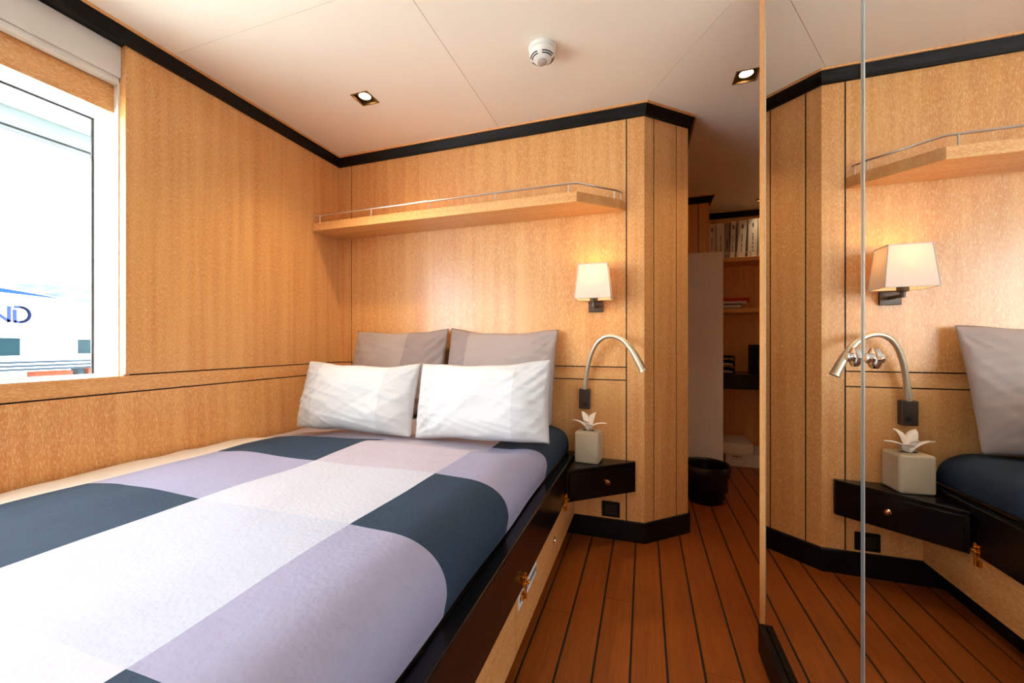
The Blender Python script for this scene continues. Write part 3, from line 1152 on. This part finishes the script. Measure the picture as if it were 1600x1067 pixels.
# ================================================================== PASSAGE
# white board
p = MB()
p.box(0.222, 0.523, 3.10, 3.13, 0.0, 1.595)
o = p.build('panel_board', M['board'], bevel=0.002)
tag(o, 'tall plain white board standing in the passage behind the bin', 'board')

# waste bin
BC = Vector((0.352, 2.66, 0))
t = thing('waste_bin', BC, 'black waste bin lined with a black bag on the teak floor', 'bin')
p = MB()
p.lathe([(0.0, 0.004), (0.092, 0.0), (0.096, 0.004), (0.128, 0.215), (0.125, 0.215), (0.092, 0.010), (0.0, 0.010)], 40, Matrix.Translation(BC))
p.build('bin_body', M['blackmatt'], t, smooth=True)
p = MB()
b = len(p.v)
prof = [(0.121, 0.10), (0.124, 0.212), (0.131, 0.224), (0.136, 0.220), (0.134, 0.185), (0.131, 0.165)]
SEG = 56
for i in range(SEG):
    a = 2 * math.pi * i / SEG
    for k_, (r, z) in enumerate(prof):
        ww = noise.noise(Vector((math.cos(a) * 3, math.sin(a) * 3, k_ * 0.7)))
        ww2 = noise.noise(Vector((math.cos(a) * 8, math.sin(a) * 8, k_)))
        out = 0 if k_ < 2 else max(0, ww * 0.008 + ww2 * 0.005)
        p.v.append((BC.x + (r + out) * math.cos(a), BC.y + (r + out) * math.sin(a), z + (ww * 0.014 if k_ > 3 else 0.0)))
for i in range(SEG):
    j = (i + 1) % SEG
    for k_ in range(len(prof) - 1):
        p.face([b + i * 6 + k_, b + j * 6 + k_, b + j * 6 + k_ + 1, b + i * 6 + k_ + 1])
p.build('bin_bag', M['bag'], t, smooth='all')

# small bottle
q = (0.478, 2.84, 0)
t = thing('bottle', q, 'small blue bottle with white cap on the floor beside the bin', 'bottle')
p = MB()
p.lathe([(0.0, 0.0005), (0.025, 0.0005), (0.028, 0.005), (0.028, 0.055), (0.014, 0.068), (0.0, 0.068)], 20, Matrix.Translation(q))
p.build('bottle_body', M['bluep'], t, smooth=True)
p = MB()
p.lathe([(0.013, 0.068), (0.013, 0.088), (0.011, 0.091), (0.0, 0.091)], 16, Matrix.Translation(q))
p.build('cap', M['plastic'], t, smooth=True)

# storage boxes under the desk
def storage_box(x0, x1, y0, y1, z0, z1, label, mark):
    t = thing('storage_box', ((x0 + x1) / 2, (y0 + y1) / 2, z0), label, 'box', 'flat white boxes under the desk')
    p = MB()
    p.box(x0 + 0.003, x1 - 0.003, y0 + 0.003, y1 - 0.003, z0 + 0.0005, z1 - 0.025)
    p.build('tray', M['binder'], t)
    p = MB()
    p.box(x0, x1, y0, y1, z1 - 0.06, z1)
    l_ = p.build('lid', M['binder'], t, bevel=0.002)
    if mark:
        p = MB()
        for i in range(6):
            p.box(x0 + 0.05 + i * 0.010, x0 + 0.058 + i * 0.010, y0 - 0.0006, y0 + 0.001, z1 - 0.028 + 0.004 * math.sin(i * 2), z1 - 0.018 + 0.004 * math.sin(i * 2.6))
        p.box(x0 + 0.04, x0 + 0.13, y0 - 0.0006, y0 + 0.001, z1 - 0.042, z1 - 0.039)
        p.build('emblem', M['ink'], l_).location = -t.location
storage_box(0.60, 1.05, 3.46, 3.78, 0.0, 0.098, 'flat white box with a small dark emblem, on the floor under the desk', True)
storage_box(0.58, 0.785, 3.44, 3.76, 0.098, 0.182, 'smaller plain white box on top of the flat box under the desk', False)

# desk
t = thing('desk', (1.1, 3.65, 0), 'dark desk built into the niche below the shelves', 'desk')
p = MB()
p.box(XN + 0.001, XR - 0.001, 3.45, YN - 0.001, 0.69, 0.712)
p.build('desk_top', M['black'], t, bevel=0.002)
p = MB()
p.box(XN + 0.001, XR - 0.001, 3.465, 3.485, 0.595, 0.689)
p.build('apron', M['black'], t, bevel=0.001)
p = MB()
p.box(1.2, 1.69, 3.49, YN - 0.001, 0.0, 0.688)
p.build('pedestal', M['black'], t)

# letter tray
t = thing('letter_tray', (0.60, 3.60, 0.712), 'black two-tier letter tray with papers on the desk', 'tray')
for z in (0.716, 0.778):
    p = MB()
    p.box(0.50, 0.672, 3.50, 3.74, z, z + 0.004)
    p.box(0.50, 0.504, 3.50, 3.74, z, z + 0.035)
    p.box(0.668, 0.672, 3.50, 3.74, z, z + 0.035)
    p.box(0.50, 0.672, 3.736, 3.74, z, z + 0.035)
    p.build('tier', M['blackmatt'], t)
    p = MB()
    p.box(0.51, 0.662, 3.515, 3.73, z + 0.0045, z + 0.014)
    p.build('papers', M['binder'], t)
p = MB()
p.box(0.50, 0.672, 3.50, 3.74, 0.838, 0.852)
p.build('cover', M['blackmatt'], t, bevel=0.004)
for x in (0.5, 0.668):
    for y in (3.5, 3.73):
        p = MB()
        p.box(x, x + 0.004, y, y + 0.010, 0.7125, 0.84)
        p.build('post', M['blackmatt'], t)

# loudspeaker / dark case at the right of the desk
t = thing('desk_speaker', (0.90, 3.66, 0.712), 'dark box-shaped loudspeaker on the desk, half hidden by the wardrobe edge', 'speaker')
p = MB()
p.box(0.815, 0.975, 3.58, 3.74, 0.7125, 0.94)
p.build('cabinet', M['blackmatt'], t, bevel=0.006)
p = MB()
p.lathe([(0.05, 0.0), (0.05, 0.003), (0.042, 0.005), (0.015, -0.004), (0.0, 0.002)], 24, frame((0.895, 3.58, 0.80), (0, -1, 0)))
p.build('driver', M['slot'], t, smooth=True)
p = MB()
p.lathe([(0.022, 0.0), (0.022, 0.003), (0.0, 0.003)], 20, frame((0.895, 3.58, 0.895), (0, -1, 0)))
p.build('tweeter', M['slot'], t, smooth=True)

# shelves
def niche_shelf(z0, z1, label, rail_z):
    t = thing('niche_shelf', (1.08, 3.67, z0), label, 'shelf', 'oak shelves in the niche')
    p = MB()
    p.box(XN + 0.001, XR - 0.001, 3.59, YN - 0.001, z0, z1)
    p.build('shelf_board', M['oakX'], t, bevel=0.0015, bseg=1)
    if rail_z:
        p = MB()
        p.tube([(XN + 0.002, 3.597, rail_z), (XR - 0.002, 3.597, rail_z)], 0.0035, 8)
        p.build('rail', M['steel'], t, smooth=True)
        for x in (0.53, 0.70, 0.80, 1.1, 1.4):
            p = MB()
            p.tube([(x, 3.597, z1 - 0.001), (x, 3.597, rail_z)], 0.003, 8)
            p.build('post', M['steel'], t, smooth=True)
niche_shelf(1.609, 1.641, 'upper oak niche shelf with steel rail, carrying the binders', 1.680)
niche_shelf(1.197, 1.231, 'lower oak niche shelf carrying a few flat folders', None)

# binders
bx = 0.506
SP = [(0.058, 0.302, 'w', 0, 'first white binder on the niche shelf, next to the passage wall'),
      (0.062, 0.305, 'w', 0, 'second white binder from the passage wall on the niche shelf'),
      (0.028, 0.298, 'g', 0, 'narrow grey binder on the niche shelf'),
      (0.036, 0.312, 'w', 2, 'slim white binder with a dark oval mark, beside the grey one'),
      (0.060, 0.312, 'w', 3, 'wide leaning white binder right of the slim one'),
      (0.066, 0.318, 'w', 1, 'brightest wide white binder under the distant downlight'),
      (0.060, 0.318, 'w', 0, 'white binder half hidden behind the wardrobe edge')]
for i, (wd, ht, kind, lean, label) in enumerate(SP):
    z = 1.6415
    t = thing('binder', (bx + wd / 2, 3.755, z), label, 'binder', 'binders on the niche shelf')
    p = MB()
    le = math.tan(math.radians(lean)) * ht
    m = M['binder'] if kind == 'w' else M['binderg']
    b = len(p.v)
    p.prism([(bx, 0), (bx + wd, 0), (bx + wd + le, ht), (bx + le, ht)], -0.088, 0.088, frame=frame((0, 3.755, z), (0, -1, 0), (1, 0, 0)))
    p.build('cover', m, t, bevel=0.0025)
    yf = 3.755 - 0.0886
    p = MB()
    xm = bx + wd / 2
    def bar(x0, x1, za, zb):
        sk = le / ht
        p.prism([(x0 + za * sk, za), (x1 + za * sk, za), (x1 + zb * sk, zb), (x0 + zb * sk, zb)], 0.0876, 0.0886, frame=frame((0, 3.755, z), (0, -1, 0), (1, 0, 0)))
    if kind == 'w':
        if i != 1:
            p.prism([(xm + 0.86 * le + 0.0055 * math.cos(a * math.pi / 6), ht * 0.84 + 0.020 * math.sin(a * math.pi / 6)) for a in range(12)], 0.0876, 0.0886, frame=frame((0, 3.755, z), (0, -1, 0), (1, 0, 0)))
        rr = random.Random(i)
        zz = 0.05
        while zz < ht * 0.62:
            h_ = 0.010 + 0.012 * rr.random()
            bar(xm - 0.003, xm + 0.003, zz, zz + h_)
            zz += h_ + 0.004 + 0.008 * (rr.random() > 0.7)
    else:
        bar(xm - 0.004, xm + 0.004, 0.08, 0.16)
    pr_ = p.build('spine_print', M['ink'], t)
    pr_['kind'] = 'stuff'
    bx += wd + le + 0.004

# folders on the lower shelf
def folder(x0, x1, z0, z1, m, label, tilt=0.0):
    p = MB()
    p.box(x0, x1, 3.60, 3.82, z0, z0 + 0.006, 0)
    p.box(x0, x1, 3.60, 3.82, z1 - 0.008, z1, 0)
    p.box(x0, x0 + 0.004, 3.60, 3.82, z0 + 0.006, z1 - 0.008, 0)
    p.box(x0 + 0.004, x1 - 0.006, 3.606, 3.815, z0 + 0.006, z1 - 0.008, 1)
    o = p.build('folder', [m, m if m is M['red'] else M['binder']])
    return tag(o, label, 'folder', 'flat folders on the lower niche shelf')
folder(0.52, 0.74, 1.2315, 1.270, M['blackmatt'], 'black folder at the bottom of the pile on the lower shelf')
folder(0.51, 0.775, 1.2705, 1.290, M['binder'], 'white folder in the middle of the pile on the lower shelf')
folder(0.50, 0.80, 1.2905, 1.316, M['red'], 'red folder on top of the pile on the lower shelf')

# ================================================================== OUTSIDE THE WINDOW
# roof overhang of the deck outside
p = MB()
p.box(-2.74, -1.991, YR - 1.0, YN, 2.01, 2.06)
o = struct(p.build('deck_overhang', M['white']))
p = MB()
p.box(-2.74, -2.69, YR - 1.0, YN, 1.925, 2.0095)
p.build('fascia', mat('pale_green_fascia', (190, 206, 204), 0.5, var=0.01), o)
p = MB()
p.box(-2.744, -2.685, YR - 1.0, YN, 1.915, 1.925)
p.build('drip_edge', M['gasket'], o)

p = MB()
p.box(-260, -2.2, -200, 200, -1.8, -1.7)
struct(p.build('ground', mat('pale_bounce_ground', (214, 212, 206), 0.8, var=0.04, vscale=0.5)))  # unseen ground, made pale to bounce daylight onto the cabin ceiling
# far hillside town
p = MB()
NX, NY = 10, 40
for i in range(NX + 1):
    for j in range(NY + 1):
        x = -95 - i * 6
        y = -40 + j * 4.5
        h = 18.5 * math.sin(math.pi * min(1, i / NX * 0.5 + 0.02)) + noise.noise(Vector((x * 0.03, y * 0.05, 2))) * 3 + noise.noise(Vector((x * 0.1, y * 0.16, 5))) * 0.8
        p.v.append((x, y, -1.7 + max(0.0, h) * (1 if i else 0)))
for i in range(NX):
    for j in range(NY):
        a = i * (NY + 1) + j
        p.face([a, a + 1, a + NY + 2, a + NY + 1])
struct(p.build('hills', mat('hazy_hillside', (66, 70, 74), 0.9, spec=0.0, var=0.4, vscale=0.35), smooth='all'))

p = MB()
p.box(-2.95, -1.992, YR - 1.0, YN, 0.02, 0.12)
struct(p.build('bounce_deck', mat('pale_bounce_paint', (158, 160, 158), 0.6, var=0.02)))  # unseen deck, added to throw daylight up through the window

# moored yacht
YX = -12.0
t = thing('yacht', (YX - 1.8, 4.8, -1.7), 'white motor yacht moored outside the window with dark lettering', 'yacht')
yw = mat('yacht_gelcoat', (200, 204, 208), 0.3, var=0.01)
yg = mat('yacht_tinted_glass', (18, 34, 38), 0.5, spec=0.03)
yb = mat('yacht_blue_stripe', (20, 40, 74), 0.5, spec=0.03)
yd = mat('yacht_dark_line', (30, 38, 44), 0.5, spec=0.03)
ylet = mat('yacht_letter_blue', (32, 40, 70), 0.5, spec=0.03)
def side(poly, x0, x1, name, m, par=None):
    p = MB()
    p.prism(poly, x0, x1, frame=Matrix(((0, 0, 1, 0), (1, 0, 0, 0), (0, 1, 0, 0), (0, 0, 0, 1))))
    return p.build(name, m, par if par else t)
# hull and main deck
side([(-3, -1.6), (11, -1.6), (12.5, 0.0), (-3, 0.0)], YX - 3.6, YX + 0.5, 'hull', yw)
side([(-2.8, 0.0), (10.5, 0.0), (10.5, 1.20), (-2.8, 1.20)], YX - 3.3, YX - 0.12, 'cabin', yw)
# upper deck side with sweeping roof line
top = []
for i in range(25):
    y = 0.0 + i * 0.30
    z = 2.14 - 0.055 * max(0, y - 3.0) ** 1.75 if y > 3.0 else 2.14
    top.append((y, max(z, 1.19)))
up = side([(-2.0, 1.12)] + [(7.6, 1.12)] + [q for q in reversed(top) if q[0] <= 7.2] + [(-2.0, 2.14)], YX - 3.2, YX, 'superstructure', yw)
st = []
for q in top:
    if 0.3 <= q[0] <= 5.15:
        st.append(q)
k_ = len(st)
def sw(i):
    return 0.21 * (1 - (i / (k_ - 1)) ** 2.2) + 0.01
side([(q[0], q[1] - 0.02 - sw(i)) for i, q in enumerate(st)] + [(q[0], q[1] - 0.02) for q in reversed(st)], YX + 0.001, YX + 0.02, 'roof_stripe', yb)
def pane(y0, y1, z0, z1, nm='window_pane'):
    f_ = side([(y0 - 0.03, z0 - 0.03), (y1 + 0.03, z0 - 0.03), (y1 + 0.03, z1 + 0.03), (y0 - 0.03, z1 + 0.03)], YX - 0.119, YX - 0.10, 'window_frame', yw)
    g_ = side([(y0, z0), (y1, z0), (y1, z1), (y0, z1)], YX - 0.0995, YX - 0.09, nm, yg, f_)
    g_.location = -t.location
pane(3.2, 4.53, 0.70, 1.06)
pane(5.40, 5.62, 0.72, 1.04)
pane(6.2, 7.3, 0.70, 1.06)
pane(1.4, 2.7, 0.70, 1.06)
for z in (0.575, 0.50, 0.43):
    p = MB()
    p.tube([(YX + 0.3, -2.5, z), (YX + 0.3, 10.5, z)], 0.022, 6)
    p.build('rail', yd, t)
for y in (-1.0, 0.8, 2.6, 4.05, 5.75, 7.3, 9.0):
    p = MB()
    p.tube([(YX + 0.3, y, 0.0), (YX + 0.3, y, 0.58)], 0.014, 6)
    p.build('stanchion', M['steel'], t)
yo = mat('orange_cover', (96, 44, 28), 0.8, spec=0.03, var=0.05)
for (y0, y1, z0, z1, m, nm) in ((4.62, 5.2, 0.16, 0.37, yo, 'seat_cover'), (5.45, 5.8, 0.2, 0.40, yo, 'seat_cover'), (5.28, 5.38, 0.18, 0.43, yd, 'fender')):
    p = MB()
    p.box(YX - 0.1, YX + 0.2, y0, y1, 0.0, z1)
    p.build(nm, m, t, bevel=0.02)
# lettering: ...ND
def stroke(pts, nm, r=0.020):
    p = MB()
    for a, b in zip(pts[:-1], pts[1:]):
        A_, B_ = Vector((a[0], a[1], 0)), Vector((b[0], b[1], 0))
        d = (B_ - A_).normalized()
        n_ = Vector((-d.y, d.x, 0)) * r
        A2, B2 = A_ - d * r * 0.4, B_ + d * r * 0.4
        p.prism([tuple((A2 - n_)[:2]), tuple((B2 - n_)[:2]), tuple((B2 + n_)[:2]), tuple((A2 + n_)[:2])], YX + 0.0005, YX + 0.012, frame=Matrix(((0, 0, 1, 0), (1, 0, 0, 0), (0, 1, 0, 0), (0, 0, 0, 1))))
    return p.build(nm, ylet, t)
zb_, zt_ = 1.385, 1.685
stroke([(4.05, zb_), (4.05, zt_), (4.345, zb_), (4.345, zt_)], 'letter', 0.027)
arc_ = [(4.42, zt_), (4.50, zt_)] + [(4.50 + 0.125 * math.sin(a * math.pi / 14), (zb_ + zt_) / 2 + 0.15 * math.cos(a * math.pi / 14)) for a in range(1, 14)] + [(4.50, zb_), (4.42, zb_), (4.42, zt_ - 0.06)]
stroke(arc_, 'letter', 0.027)
